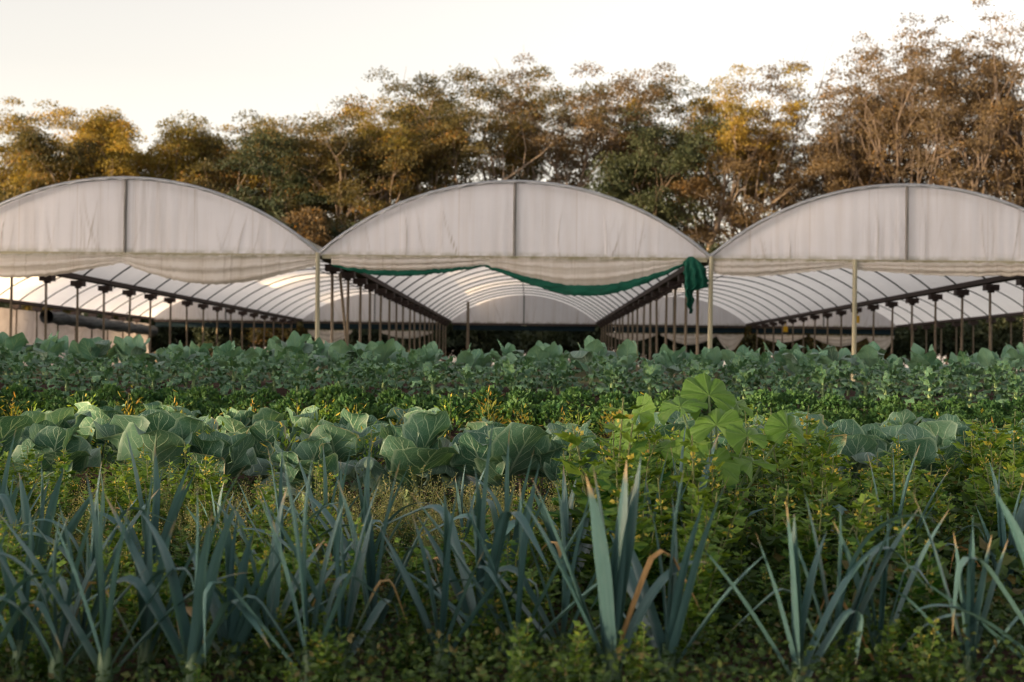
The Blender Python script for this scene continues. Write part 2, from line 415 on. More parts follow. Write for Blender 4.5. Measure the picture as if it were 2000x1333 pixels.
def gable_mesh(seed, folds=34):
    """film end wall with pulled vertical folds"""
    r = np.random.default_rng(abs(int(seed)))
    nu, nv = 321, 13
    u = np.linspace(-HALF + .02, HALF - .02, nu); v = np.linspace(0, 1, nv)
    U, Vv = np.meshgrid(u, v, indexing='ij')
    top = arch(U) - GF - .01; bot = ZE - GF - .02
    Z = bot + (top - bot) * Vv
    Y = .025 * np.sin(U * 1.7 + seed) + .006 * np.sin(U * 19 + 4 * np.sin(U * 2.7 + seed) + 2 * np.sin(U * .9)) * (.3 + .7 * (1 - Vv))
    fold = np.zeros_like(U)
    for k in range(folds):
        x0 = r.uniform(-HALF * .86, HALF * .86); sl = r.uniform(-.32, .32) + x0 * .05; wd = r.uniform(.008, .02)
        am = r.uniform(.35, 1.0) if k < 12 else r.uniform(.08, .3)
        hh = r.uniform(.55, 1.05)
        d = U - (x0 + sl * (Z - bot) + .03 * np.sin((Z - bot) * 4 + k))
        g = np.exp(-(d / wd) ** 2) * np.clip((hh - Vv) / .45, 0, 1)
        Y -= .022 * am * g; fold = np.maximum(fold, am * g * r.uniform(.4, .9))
    low = np.clip(1 - (Z - bot) / .12, 0, 1)
    return build_mesh('gable_film', np.stack([U, Y, Z], -1).reshape(-1, 3), [grid_faces(nu, nv)], MT['film'],
                      attrs={'fold': fold.ravel(), 'low': low.ravel()})

def swag_mesh(name, x0, x1, ztop, d0, d1, sag, peak=.5, seed=0, mat='curtain', y0=-.06, band=None):
    """cloth pulled up at both ends, hanging in a bow between; band=(a,b) builds only the hem below it"""
    r = np.random.default_rng(abs(int(seed)))
    nu, nv = 61, 19 if band is None else 5
    u = np.linspace(0, 1, nu); U, Vv = np.meshgrid(u, np.linspace(0, 1, nv), indexing='ij')
    pw = math.log(.5) / math.log(peak); s = np.sin(np.pi * U ** pw) ** 1.05
    dep = d0 + (d1 - d0) * U + sag * s
    X = x0 + (x1 - x0) * U
    if band is None:
        Z = ztop - dep * Vv
        Y = y0 - .10 * s * np.sin(np.pi * Vv * .9) - .022 * np.sin(Vv * 17 + 3 * U + seed) * (.3 + s) - .01 * np.sin(Vv * 31 + 9 * U)
        fold = np.clip(np.sin(Vv * 17 + 3 * U + seed), 0, 1) ** 3 * .45 + (Vv > .93) * .2
        low = np.clip(1 - Vv / .22, 0, 1)
    else:
        hh = band[0] + band[1] * s
        Z = ztop - dep + .02 - hh * Vv
        Y = y0 - .03 * s - .025 * np.sin(Vv * 3.1) - .012 * np.sin(U * 40 + Vv * 3)
        fold = low = 0 * U
    Z = Z + .008 * r.normal(size=(nu, 1))
    return build_mesh(name, np.stack([X, Y, Z], -1).reshape(-1, 3), [grid_faces(nu, nv)], MT[mat],
                      attrs={'fold': np.ravel(fold), 'low': np.ravel(low)})

BLAB = {-2: 'outermost arched bay on the left', -1: 'left arched bay with plain sagging curtain', 0: 'middle arched bay with green-hemmed curtain',
        1: 'right arched bay with extra front post', 2: 'outermost arched bay on the right'}
px2x = lambda px: (px - 1035) / 2778 * GY0 - CX0                 # along the gable line, greenhouse-local
for i in range(-2, 3):
    bay = ob('bay', None, gh, loc=(BW * i, 0, 0)); bay['label'] = BLAB[i]
    ob('roof_film', roof_mesh(40 + i), bay)
    ob('gable_film', gable_mesh(50 + i), bay)
    back = ob('gable_film', gable_mesh(60 + i, 10), bay, loc=(0, gl, 0)); back['label'] = 'film end wall at the far end'
    ob('front_arch', me_rim, bay, loc=(0, -.06, 0)); ob('inner_arch', me_rim2, bay, loc=(0, .07, 0))
    V, F = tube([[0, -.05, ZE - GF], [0, -.05, ZC - GF]], .034, 8); ob('gable_bar', build_mesh('gable_bar', V, [F], MT['bar']), bay)
    V, F = tube([[0, gl - .06, ZE - GF], [0, gl - .06, ZC - GF]], .035, 6); ob('gable_bar', build_mesh('gable_bar', V, [F], MT['rib']), bay)
    V, F = box(0, -.03, ZE - GF - .05, BW - .12, .06, .09); ob('eave_rail', build_mesh('eave_rail', V, [F], MT['post_pale'], smooth=False), bay)
    V, F = box(0, gl - .04, ZE - GF - .08, BW - .3, .06, .10); ob('eave_rail', build_mesh('eave_rail', V, [F], MT['beam'], smooth=False), bay)
    V, F = tube([[0, .1, ZC - GF - .09], [0, gl - .1, ZC - GF - .09]], .02, 6); ob('ridge_pipe', build_mesh('ridge_pipe', V, [F], MT['rib']), bay)
    for y in POSTY[:-1]:
        ob('arch_rib', me_rib, bay, loc=(0, y - GY0, 0))
    sides = (-1, 1) if i == 2 else (-1,)
    for s in sides:
        ob('gutter', me_gut, bay, loc=(s * HALF, 0, ZE - GF - .04))
        ob('front_post', me_fpost, bay, loc=(s * HALF, -.1, 0), rot=(0, R(rnd.uniform(-.5, .5)), 0))
        for k, y in enumerate(POSTY[:-1]):
            ob('post', me_post, bay, loc=(s * HALF + rnd.uniform(-.02, .02), y - GY0, 0), rot=(R(rnd.uniform(-.6, .6)), R(rnd.uniform(-.7, .7)), 0))
            ob('gutter_bracket', me_brk, bay, loc=(s * HALF, y - GY0, ZE - GF - .165))
    # far end: navy curtain and loose swags under the eave
    nv = build_mesh('far_curtain', *(lambda b: (b[0], [b[1]]))(box(0, gl + .02, ZE - GF - .28, BW - .4, .07, .26)), MT['navy'], smooth=False)
    ob('far_curtain', nv, bay)
    if i in (1, 2):
        for a, b2, sg in ((-3.6, -.9, .35), (-.7, 2.4, .5), (2.3, 3.8, .8)):
            ob('far_swag', swag_mesh('far_swag', a, b2, ZE - GF - .48, .1, .1, sg, .5, i * 7 + int(a * 3)), bay, loc=(0, gl, 0))
    if i == -1:
        for a, b2, sg in ((-3.6, -1.2, .7), (.4, 3.2, .3)):
            ob('far_swag', swag_mesh('far_swag', a, b2, ZE - GF - .48, .15, .1, sg, .5, i * 7 + int(a * 3)), bay, loc=(0, gl, 0))
    # front curtains
    zt = ZE - GF - .02
    c = BW * i
    if i == -1:
        ob('curtain', swag_mesh('curtain', -HALF + .05, px2x(236) - c, zt, .30, .20, .28, .46, 3), bay)
        ob('curtain', swag_mesh('curtain', px2x(236) - c, px2x(618) - c, zt, .20, .22, .42, .46, 4), bay)
    elif i == 0:
        a, m_, b_ = px2x(645) - c, px2x(946) - c, px2x(1335) - c
        ob('curtain', swag_mesh('curtain', a, m_, zt, .20, .20, .12, .42, 5), bay)
        ob('green_hem', swag_mesh('green_hem', a, m_, zt, .20, .20, .12, .42, 5, 'green', band=(.03, .09)), bay)
        ob('curtain', swag_mesh('curtain', m_, b_, zt, .20, .12, .44, .52, 6), bay)
        ob('green_hem', swag_mesh('green_hem', m_, b_, zt, .20, .12, .44, .52, 6, 'green', band=(.05, .17), y0=-.08), bay)
    elif i == 1:
        m_ = px2x(1652) - c
        ob('curtain', swag_mesh('curtain', -HALF + .06, m_, zt, .26, .16, .12, .3, 7), bay)
        ob('curtain', swag_mesh('curtain', m_, HALF - .05, zt, .16, .22, .12, .4, 8), bay)
        ob('front_post', me_fpost, bay, loc=(px2x(1663) - c, -.14, -.03), rot=(0, R(.3), 0))
    else:
        ob('curtain', swag_mesh('curtain', -HALF + .05, HALF - .05, zt, .25, .25, .25, .5, 9 + i), bay)
    if i == 0:
        V, F = tube([[-HALF + .12, 2.3, ZE - GF - .25], [-HALF + .34, 2.5, 0]], .035, 6); ob('brace', build_mesh('brace', V, [F], MT['post']), bay)
        V, F = tube([[HALF - .9, 2.4, 1.75], [HALF - .1, 2.4, 2.35]], .022, 6); ob('brace', build_mesh('brace', V, [F], MT['beam']), bay)
        V, F = tube([[-2.3, 31, -.3], [-2.3, 31, 2.95]], .06, 8); ob('prop_pole', build_mesh('prop_pole', V, [F], MT['post']), bay)
    if i == -2:   # old film side wall with rolled netting
        nu, nvv = 80, 10
        U, W = np.meshgrid(np.linspace(1, gl - .3, nu), np.linspace(.0, ZE - GF - .25, nvv), indexing='ij')
        X = -HALF - .06 + .03 * np.sin(U * 5 + 2 * np.sin(U)) + .02 * rng.normal(size=U.shape)
        ob('side_wall_film', build_mesh('side_wall_film', np.stack([X, U, W], -1).reshape(-1, 3), [grid_faces(nu, nvv)], MT['wall_film'],
                                        attrs={'fold': np.zeros(U.size), 'low': np.zeros(U.size)}), bay)
        yy = np.linspace(30, gl - .6, 20)
        V, F = tube(np.stack([-HALF + .25 + 0 * yy, yy, ZE - GF - .45 - .012 * (yy - 30)], -1), .26 + .05 * np.sin(yy * 3), 10)
        ob('net_roll', build_mesh('net_roll', V, [F], MT['net']), bay)

# green cloth bunched at the corner
nu, nv = 15, 31
U, W = np.meshgrid(np.linspace(-1, 1, nu), np.linspace(0, 1, nv), indexing='ij')
wprof = np.interp(W, [0, .06, .2, .45, .56, .60, .75, 1], [.10, .22, .27, .30, .31, .11, .085, .03])
cxp = np.interp(W, [0, .06, .3, .56, .60, 1], [-.08, -.04, .05, .06, -.10, -.08])
X = cxp + U * wprof + .018 * np.sin(W * 31 + U * 3) + .012 * rng.normal(size=U.shape) * (np.abs(U) > .9)
Y = -.10 - .07 * np.cos(U * 9.5 + W * 3 + np.sin(W * 7)) * np.minimum(1, W * 4) - .09 * (1 - U ** 2) * np.sin(np.pi * np.clip(W / .6, 0, 1))
Z = -W * 1.28 - .05 * U ** 2 * (W < .5) + .03 * U * (W > .4) * (W < .58)
gc = build_mesh('green_cloth', np.stack([X, Y, Z], -1).reshape(-1, 3), [grid_faces(nu, nv)], MT['green'])
ob('green_cloth', gc, loc=(3.36, GY0 - .04, ZE + .02), scale=(.82, .9, .92), cat='cloth', label='bunched green shade cloth with a torn tail hanging at the greenhouse corner')
for (px, py, d, where) in ((1533, 631, 62.0, 'nearer the middle bay'), (1671, 604, 50.0, 'close to the lone front post')):
    # each on the right-hand gutter row
    V, F = join([box(0, 0, 0, .20, .03, .26), box(0, 0, .20, .03, .02, .16)])
    x = CX0 + BW * 1.5 - .25
    dd = x * 2778 / (px - 1035)
    ob('yellow_tag', build_mesh('yellow_tag', V, F, MT['tag'], smooth=False), loc=(x, dd, ZE - .52), cat='tag',
       label=f'small yellow tag on the dark gutter beam, {where}', group='yellow tags on the beam')

# ------------------------------------------------------------------ trees
def make_tree(name, seed, h, style, mats, spread=.32, clump_r=(.55, 1.05), leaves=75, leafsize=.26, first=.35, most=230):
    """trunk with three orders of limbs, flattened leaf clumps at the ends"""
    r = np.random.default_rng(abs(int(seed)))
    P0, P1, R0, R1 = [], [], [], []
    ends = []
    def limb(p, d, ln, rad, lvl):
        nseg = 4 if lvl < 2 else 3
        q = p.copy(); dd = d.copy()
        for k in range(nseg):
            dd = unit(dd + r.normal(size=3) * (.10 + .05 * lvl) + np.array([0, 0, .10]))
            nq = q + dd * ln / nseg
            ra = rad * (1 - .45 * k / nseg); rb = rad * (1 - .45 * (k + 1) / nseg)
            P0.append(q); P1.append(nq); R0.append(ra); R1.append(rb); q = nq
            if lvl == 3 or (lvl == 2 and k >= 1): ends.append((q.copy(), lvl))
            if lvl < 3 and (k > 0 or lvl > 0):
                for c in range(1 if k < nseg - 1 else style['fork']):
                    if r.random() < style['dens'][lvl]:
                        az = r.uniform(0, 2 * np.pi); sp = r.uniform(*style['ang'])
                        side = unit(np.cross(dd, [math.cos(az), math.sin(az), .1]))
                        nd = unit(dd * math.cos(sp) + side * math.sin(sp))
                        limb(q.copy(), nd, ln * r.uniform(.52, .78) * (1 if lvl else .75), rb * r.uniform(.55, .75), lvl + 1)
    for s in range(style['stems']):
        az = r.uniform(0, 6.28); lean = style['lean'] * (1 if style['stems'] > 1 else .3)
        d0 = unit(np.array([math.cos(az) * lean, math.sin(az) * lean, 1.0]))
        limb(np.array([math.cos(az) * .25, math.sin(az) * .25, -.3]), d0, h * style['bole'] * r.uniform(.9, 1.08), h * .016 * (1 if style['stems'] == 1 else .75), 0)
    P0, P1 = np.array(P0), np.array(P1)
    zmax = max(e[0][2] for e in ends) + .5; k = h / zmax
    E = np.array([e[0] for e in ends])
    hor = np.percentile(np.hypot(E[:, 0], E[:, 1]), 92); kx = min(1.6, max(.5, spread * h / max(hor, .1)))
    S = np.array([kx, kx, k])
    P0 *= S; P1 *= S; E = E * S
    V, F = segs_mesh(P0, P1, np.array(R0) * .95, np.array(R1) * .95, 5)
    trunk = build_mesh('trunk', V, [F], mats[1])
    keep = E[:, 2] > h * first * r.uniform(.7, 1.3, len(E)); E = E[keep]
    if len(E) > most: E = E[r.choice(len(E), most, replace=False)]
    cs, ax_, rr = [], [], []
    for e in E:
        cr = r.uniform(*clump_r); n = int(leaves * cr / .8 * r.uniform(.6, 1.25))
        v = rvec(n, r); v[:, 2] = np.abs(v[:, 2]) * 1.05 - .22
        rad = cr * r.uniform(.1, 1.0, n) ** .5
        p = e + v * rad[:, None] * np.array([1.12, 1.12, .74])
        cs.append(p); a = unit(v * .6 + r.normal(size=(n, 3)) * .7 + np.array([0, 0, -.35])); ax_.append(a)
        rr.append(np.clip(r.uniform(.15, .75) + r.normal(size=n) * .16, 0, 1))
    c = np.concatenate(cs); a = np.concatenate(ax_); q = np.concatenate(rr); n = len(c)
    sd_ = unit(np.cross(a, rvec(n, r)))
    LL = leafsize * r.uniform(.6, 1.4, n)
    V, F = rhombi(c, a, sd_, LL, LL * r.uniform(.35, .6, n))
    crown = build_mesh('crown', V, [F], mats[0], attrs={'rnd': np.repeat(q, 4)}, smooth=False)
    return trunk, crown

ST_GUM = dict(stems=1, fork=3, dens=(.9, .8, .7), ang=(.35, .85), lean=.25, bole=.62)
ST_VASE = dict(stems=4, fork=3, dens=(.85, .75, .6), ang=(.22, .6), lean=.34, bole=.55)
ST_BUSH = dict(stems=3, fork=3, dens=(1, .9, .8), ang=(.5, 1.1), lean=.5, bole=.5)

def plant_tree(name, trunk, crown, x, y, rz, label, group, sc=1.0):
    o = ob(name, None, loc=(x, y, GF), rot=(0, 0, rz), scale=sc, label=label, cat='tree', group=group)
    ob('trunk', trunk, o); ob('crown', crown, o)
    return o

# (px of the crown's middle, px of its top, distance, leaf colour, label)
TREES = [
 (-15, 190, 84, 'gold', 'golden gum tree cut off by the left picture edge'),
 (95, 238, 82, 'olive', 'low olive gum between the two golden trees at far left'),
 (185, 204, 86, 'gold', 'golden-crowned gum above the left arch, left of its bar'),
 (305, 198, 83, 'gold', 'tall golden gum above the right half of the left arch'),
 (410, 222, 88, 'olive', 'gum with a stray top tuft right of the golden trees'),
 (505, 236, 82, 'dark', 'dark flat-topped tree over the right end of the left arch'),
 (615, 214, 85, 'olive', 'thin gum above the valley between left and middle arches'),
 (715, 186, 82, 'olive', 'gum at the left shoulder of the tall middle clump'),
 (810, 148, 86, 'olive', 'spreading gum over the left side of the middle arch'),
 (915, 118, 84, 'olive', 'tall gum just left of the middle arch bar'),
 (1045, 104, 87, 'brown', 'tallest gum of the middle clump above the arch bar'),
 (1130, 128, 90, 'brown', 'sparse wispy gum right of the tallest middle gum'),
 (1215, 210, 82, 'dark', 'dark rounded tree over the right side of the middle arch'),
 (1345, 124, 84, 'gold', 'pale-trunked golden gum above the valley by the green cloth'),
 (1405, 138, 88, 'olive', 'narrow gum leaning on the pale-trunked golden gum'),
 (1490, 126, 86, 'brown', 'open brownish gum left of the tall right-hand trees'),
 (1590, 62, 84, 'vase', 'many-stemmed tree at the left edge of the tall right clump'),
 (1695, 20, 86, 'vase', 'tall many-stemmed tree left of the right arch bar'),
 (1795, 4, 83, 'vase', 'tall bare-limbed tree above the right arch bar'),
 (1900, -12, 85, 'vase', 'tallest many-stemmed tree at the right'),
 (140, 226, 84, 'olive', 'small gum in the dip between golden trees above the left arch'),
 (250, 214, 87, 'gold', 'golden gum directly right of the left arch bar'),
 (455, 232, 85, 'olive', 'thin gum left of the dark flat-topped tree'),
 (560, 228, 88, 'gold', 'gold-tipped gum right of the dark flat-topped tree'),
 (665, 206, 84, 'olive', 'slender gum over the left end of the middle arch'),
 (762, 170, 87, 'gold', 'gold-tipped gum at the left of the middle clump'),
 (980, 122, 88, 'olive', 'olive gum behind the middle arch bar, left of the tallest'),
 (1280, 168, 86, 'gold', 'light gum left of the pale-trunked golden gum'),
 (2010, -2, 83, 'vase', 'tall brown tree cut off by the right picture edge'),
]
KEYS = {'gold': ('euc_sunlit_gold', 'bark'), 'olive': ('euc_olive', 'bark'), 'dark': ('euc_dark', 'bark_dark'), 'brown': ('euc_brown', 'bark'), 'vase': ('euc_brown', 'bark_mid')}
made = []
for k, (px, py, d, col, lab) in enumerate(TREES):
    d += 26
    h = .8 + (712 + (px - 1000) * .008 - py) / 2778 * d - GF
    x = (px - 1035) / 2778 * d
    lm, bm = KEYS[col]
    if col == 'vase':
        t = make_tree('gum', 100 + k, h, ST_VASE, (MT[lm], MT[bm]), .30, (.55, 1.2), 110, .19, .30, 260)
    elif col == 'dark':
        t = make_tree('gum', 100 + k, h, ST_GUM, (MT[lm], MT[bm]), .29, (.8, 1.6), 190, .20, .28, 95)
    else:
        t = make_tree('gum', 100 + k, h, ST_GUM, (MT[lm], MT[bm]), .30, (.65, 1.45), 185, .185, .28, 100)
    made.append((t, h, col))
    plant_tree('gum_tree', *t, x, d, 0, lab, 'trees behind the greenhouse')

# second rank behind, filling the wall of trees; lower than the front rank
BACK = [(40, 238, 97, 3), (140, 240, 95, 2), (250, 225, 99, 2), (360, 235, 96, 0), (465, 240, 98, 6), (560, 240, 95, 4), (665, 215, 99, 7), (760, 190, 96, 8),
        (865, 165, 98, 4), (985, 150, 96, 7), (1090, 165, 98, 9), (1170, 200, 95, 8), (1275, 205, 97, 6), (1440, 215, 96, 9),
        (1540, 180, 97, 16), (1640, 110, 98, 17), (1745, 90, 97, 18), (1850, 85, 99, 16), (1960, 80, 97, 19)]
for k, (px, py, d, src) in enumerate(BACK):
    d += 28
    (t, h0, col) = made[src]
    h = .8 + (712 - py) / 2778 * d - GF
    near_ = min(TREES, key=lambda q: abs(q[0] - px))
    plant_tree('gum_tree', *t, (px - 1035) / 2778 * d, d, k * 1.7 + .6,
               f'tree in the rear rank, {ordinal(k, len(BACK)).replace("middle plant", "in the middle")}', 'rear rank of trees', h / h0)
# the wood goes on beyond the picture on both sides
for k, (x, y, src) in enumerate([(48, 110, 17), (57, 113, 18), (66, 109, 19), (75, 114, 16), (84, 110, 20),
                                 (-50, 112, 3), (-59, 110, 2), (-68, 114, 8)]):
    (t, h0, col) = made[src]
    plant_tree('gum_tree', *t, x, y, k * 2.1 + .3, 'gum of the same wood, standing outside the picture', 'trees beyond the picture edge')

# unseen wood added behind the camera to keep the low sun off the field
sdir = np.array([math.sin(SUN_AZ), math.cos(SUN_AZ)]); sper = np.array([-sdir[1], sdir[0]])
for k in range(31):
    (t, h0, col) = made[(8, 10, 17, 18, 9, 5, 12)[k % 7]]
    rk = k >= 21; kk = k - 21 + 6 if rk else k                  # second rank where the field lies behind it
    q = sdir * (150 + (k % 2) * 6 + rk * 11) + np.array([0, 42]) + sper * (-66 + kk * 6.6 + rk * (3.3 + (k - 21) * 3.1))
    plant_tree('gum_tree', *t, q[0], q[1], k * 1.3, 'unseen tree added behind the camera to shade the field', 'unseen trees added for shade', (23.5 if kk < 7 else 27.0) / h0 * (.92 + .16 * ((k * 7) % 5) / 4))

# understory: dense dark and rusty trees, the height of a house
UND = []
for k, mk in enumerate(('euc_dark', 'euc_brown', 'euc_dark', 'euc_dark', 'euc_olive')):
    UND.append((make_tree('understory', 300 + k, 9.0, ST_BUSH, (MT[mk], MT['bark_dark']), .36, (.6, 1.1), 120, .20, .03, 190), mk))
ULAB = {'euc_dark': 'dark green bushy tree', 'euc_brown': 'brown bushy tree', 'euc_olive': 'olive bushy tree'}
pos = []
for k in range(26):
    pos.append((-40 + k * 3.25 + rnd.uniform(-.8, .8), rnd.uniform(99, 103), rnd.choice([0, 1, 2, 3, 4, 1]), (rnd.uniform(1.15, 1.5) if k < 14 else rnd.uniform(.85, 1.15))))
cnt = {}
for x, y, s, sc in pos: cnt[UND[s][1]] = cnt.get(UND[s][1], 0) + 1
seen = {}
for k, (x, y, s, sc) in enumerate(pos):
    (t, mk) = UND[s]; j = seen.get(mk, 0); seen[mk] = j + 1
    plant_tree('understory_tree', *t, x, y, rnd.uniform(0, 6.28),
               f'{ULAB[mk]} low behind the greenhouse, {ordinal(j, cnt[mk]).replace("middle plant", "middle one")}', 'understory behind the greenhouse', sc)

# shrubs along the far end of the greenhouse
SHR = [make_tree('shrub', 340 + k, 3.4, ST_BUSH, (MT[mk], MT['bark_dark']), .62, (.35, .6), 80, .2, .0)[1::-1] for k, mk in enumerate(('euc_dark', 'euc_olive', 'euc_dark'))]
for k in range(30):
    cr, tr = SHR[rnd.choice([0, 0, 1, 2])]
    o = ob('shrub', None, loc=(-32 + k * 2.1 + rnd.uniform(-.4, .4), 84 + 3 * (k % 2), GF), rot=(0, 0, rnd.uniform(0, 6.28)), scale=rnd.uniform(1.0, 1.3),
           label=f'dark shrub seen under the far end of the greenhouse, {ordinal(k, 30)}', cat='shrub', group='shrubs beyond the greenhouse')
    ob('stem', tr, o); ob('crown', cr, o)

# ------------------------------------------------------------------ leaves
def leaf_mesh(name, length, width_fn, ang_fn, mat, nt_=14, ns=5, cup=.0, vfold=.0, ruffle=.0, rf=9.0, seed=0, twist=0.0, lobes=0.0, thick_tip=True):
    """grown along a bent midrib in the x-z plane; angle measured from vertical"""
    r = np.random.default_rng(abs(int(seed)))
    t = np.linspace(0, 1, nt_); a = np.array([ang_fn(x) for x in t])
    ds = length / (nt_ - 1)
    C = np.zeros((nt_, 3)); 
    for k in range(1, nt_):
        am = .5 * (a[k] + a[k - 1]); C[k] = C[k - 1] + ds * np.array([math.sin(am), 0, math.cos(am)])
    C[:, 1] += .04 * length * np.sin(t * 2.2 + seed) * t
    Nn = np.stack([-np.cos(a), 0 * a, np.sin(a)], -1)          # upper side of the leaf
    s = np.linspace(-1, 1, ns)
    w = np.array([width_fn(x) for x in t])
    tw = twist * t
    B = np.stack([Nn[:, 0] * np.sin(tw), np.cos(tw), Nn[:, 2] * np.sin(tw)], -1)
    T_, S_ = np.meshgrid(t, s, indexing='ij')
    ph = r.uniform(0, 6.28, 4)
    off = cup * S_ ** 2 * w[:, None] + vfold * np.abs(S_) * w[:, None]
    off += ruffle * np.abs(S_) ** 2 * (np.sin(rf * T_ + ph[0] + (S_ > 0) * 1.9) + .5 * np.sin(rf * 2.1 * T_ + ph[1] - (S_ > 0))) * np.minimum(1, w / (w.max() * .5))[:, None]
    wm = w[:, None] * (1 + lobes * np.sin(T_ * 38 + ph[2]) * (np.abs(S_) > .9) + .05 * np.sin(T_ * 13 + ph[3] + 2 * (S_ > 0)) * (np.abs(S_) > .9))
    P = C[:, None] + B[:, None] * (S_ * wm)[..., None] + Nn[:, None] * off[..., None]
    uv = np.stack([S_ * .5 + .5, T_], -1).reshape(-1, 2)
    return build_mesh(name, P.reshape(-1, 3), [grid_faces(nt_, ns)], mat, uv=uv)

def smooth01(x): x = min(1, max(0, x)); return x * x * (3 - 2 * x)

# leek leaves
def leek_w(t): return .0205 * (1 - .18 * t) * (1 if t < .62 else max(.02, 1 - ((t - .62) / .38) ** 1.5)) * min(1, .75 + t * 2)
LEEK = {'up': [], 'arch': [], 'kink': [], 'dry': []}
for k in range(6):
    b = rnd.uniform(-.1, .22); LEEK['up'].append(leaf_mesh('leaf', rnd.uniform(.38, .48), leek_w, (lambda b: lambda t: b * t * t - .12 * (1 - t))(b), MT['leek'], 15, 5, vfold=.42, seed=k, twist=rnd.uniform(-.35, .35)))
for k in range(8):
    b = rnd.uniform(.6, 2.1); LEEK['arch'].append(leaf_mesh('leaf', rnd.uniform(.38, .48), leek_w, (lambda b: lambda t: b * t ** 2.6)(b), MT['leek'], 17, 5, vfold=.34, seed=20 + k, twist=rnd.uniform(-.5, .5)))
for k in range(6):
    kp = rnd.uniform(.42, .66); ka = rnd.uniform(1.5, 2.6)
    LEEK['kink'].append(leaf_mesh('leaf', rnd.uniform(.38, .50), leek_w, (lambda kp, ka: lambda t: .1 * t + ka * smooth01((t - kp) / .16))(kp, ka), MT['leek'], 22, 5, vfold=.26, seed=40 + k, twist=rnd.uniform(-.4, .4)))
for k in range(3):
    kp = rnd.uniform(.5, .7)
    LEEK['dry'].append(leaf_mesh('leaf', rnd.uniform(.34, .44), lambda t: leek_w(t) * .5, (lambda kp: lambda t: .15 * t + 2.2 * smooth01((t - kp) / .12))(kp), MT['leek_dry' if k else 'straw'], 20, 5, vfold=.6, seed=60 + k, twist=.5))
V, F = tube([[0, 0, -.05], [0, 0, .03], [.002, 0, .07], [.0, 0, .12]], [.020, .021, .019, .013], 9)
SHAFT = build_mesh('shaft', V, [F], MT['leek_shaft'])

def leek(x, y, rz, sc, n, label, spread=1.0, kink=.2, dry=.12, seed=0):
    r = random.Random(seed)
    o = ob('leek', None, loc=(x, y, float(gz(y))), rot=(0, 0, rz), scale=sc, label=label, cat='leek', group='leeks in the foreground rows')
    ob('shaft', SHAFT, o)
    for k in range(n):
        side = 0 if k % 2 else math.pi
        f = k / max(1, n - 1)                                  # outer to inner
        ty = r.random()
        kd = 'dry' if ty < dry and k < 4 else ('kink' if ty < dry + kink and k < n - 3 else ('arch' if r.random() < .16 and k < n - 1 else 'up'))
        tilt = spread * (.85 * (1 - f) ** .9 + .03) * r.uniform(.75, 1.2)
        ob('leaf', r.choice(LEEK[kd]), o, loc=(math.cos(side) * .006, 0, .035 + .07 * f),
           rot=(r.uniform(-.12, .12), tilt, side + r.uniform(-.38, .38)), scale=(r.uniform(.8, 1.05), r.uniform(.85, 1.15), r.uniform(.82, 1.12)))
    return o

def P(px, d):                      # x across the field at distance d for a column of the picture
    return (px - 1035) / 2778 * d

ROW1 = [(-40, 3.6), (45, 3.75), (118, 3.62), (165, 3.85), (212, 3.58), (292, 3.7), (382, 3.6), (460, 3.75), (535, 3.85), (610, 3.6), (675, 3.8), (735, 4.0), (868, 3.78), (945, 3.95), (1016, 3.85), (1105, 3.9), (1200, 3.62), (1310, 3.68), (1562, 3.62),
        (1632, 3.72), (1720, 3.8), (1892, 3.7), (2060, 3.66)]
ROW2 = [(-10, 4.75), (72, 4.6), (180, 4.5), (300, 4.7), (560, 4.6), (655, 4.5), (720, 4.7), (1000, 4.6), (1110, 4.7), (1268, 4.6), (1345, 4.8), (1740, 4.7), (1960, 4.6)]
ROW3 = [(20, 5.6), (205, 5.7), (430, 5.6), (520, 5.4), (640, 5.6), (910, 5.7), (1130, 5.5), (1235, 5.5), (1320, 5.4)]
ROW1 = [(px, d - .22) for px, d in ROW1]
for rn, (row, nm_) in enumerate(((ROW1, 'nearest'), (ROW2, 'second'), (ROW3, 'third'))):
    for k, (px, d) in enumerate(row):
        r = random.Random(900 + rn * 50 + k)
        leek(P(px, d), d, r.choice([0, math.pi]) + r.uniform(-.55, .55), r.uniform(.8, 1.1) * (1.04, .96, .8)[rn] * (1.04 if px > 1150 else 1), r.choice([7, 8, 9, 9]) - 2 * (rn == 2),
             f'blue-green leek in the {nm_} leek row, {ordinal(k, len(row)).replace("middle plant", "middle one")}',
             spread=r.uniform(.6, 1.05), kink=r.uniform(.08, .32), dry=r.uniform(.02, .26), seed=r.random())

# ------------------------------------------------------------------ cabbages, collards, kale
def cab_w(t):
    if t < .14: return .018 + .05 * t
    q = (t - .14) / .86
    return max(.012, .175 * (math.sin(math.pi * q ** .80) ** .62) * (.72 + .45 * q))
CAB, CABB, COLL, KALE = [], [], [], []
for k in range(8):
    a0, a1 = rnd.uniform(-.05, .15), rnd.uniform(-.25, .55)
    CAB.append(leaf_mesh('leaf', rnd.uniform(.36, .44), cab_w, (lambda a0, a1: lambda t: a0 + a1 * t * t)(a0, a1), MT['cabbage'], 15, 9, cup=rnd.uniform(.0, .45), ruffle=rnd.uniform(.025, .05), rf=rnd.uniform(8, 14), seed=k))
for k in range(5):    # outer leaves folding over, glaucous underside out
    kp, ka = rnd.uniform(.45, .62), rnd.uniform(1.2, 2.3)
    CABB.append(leaf_mesh('leaf', rnd.uniform(.36, .42), cab_w, (lambda kp, ka: lambda t: .15 + ka * smooth01((t - kp) / .4))(kp, ka), MT['cabbage_blue'], 17, 9, cup=rnd.uniform(-.9, -.4), ruffle=.05, rf=12, seed=20 + k))
def coll_w(t):
    if t < .30: return .014
    q = (t - .30) / .70
    return max(.01, .150 * math.sin(math.pi * q ** .82) ** .65)
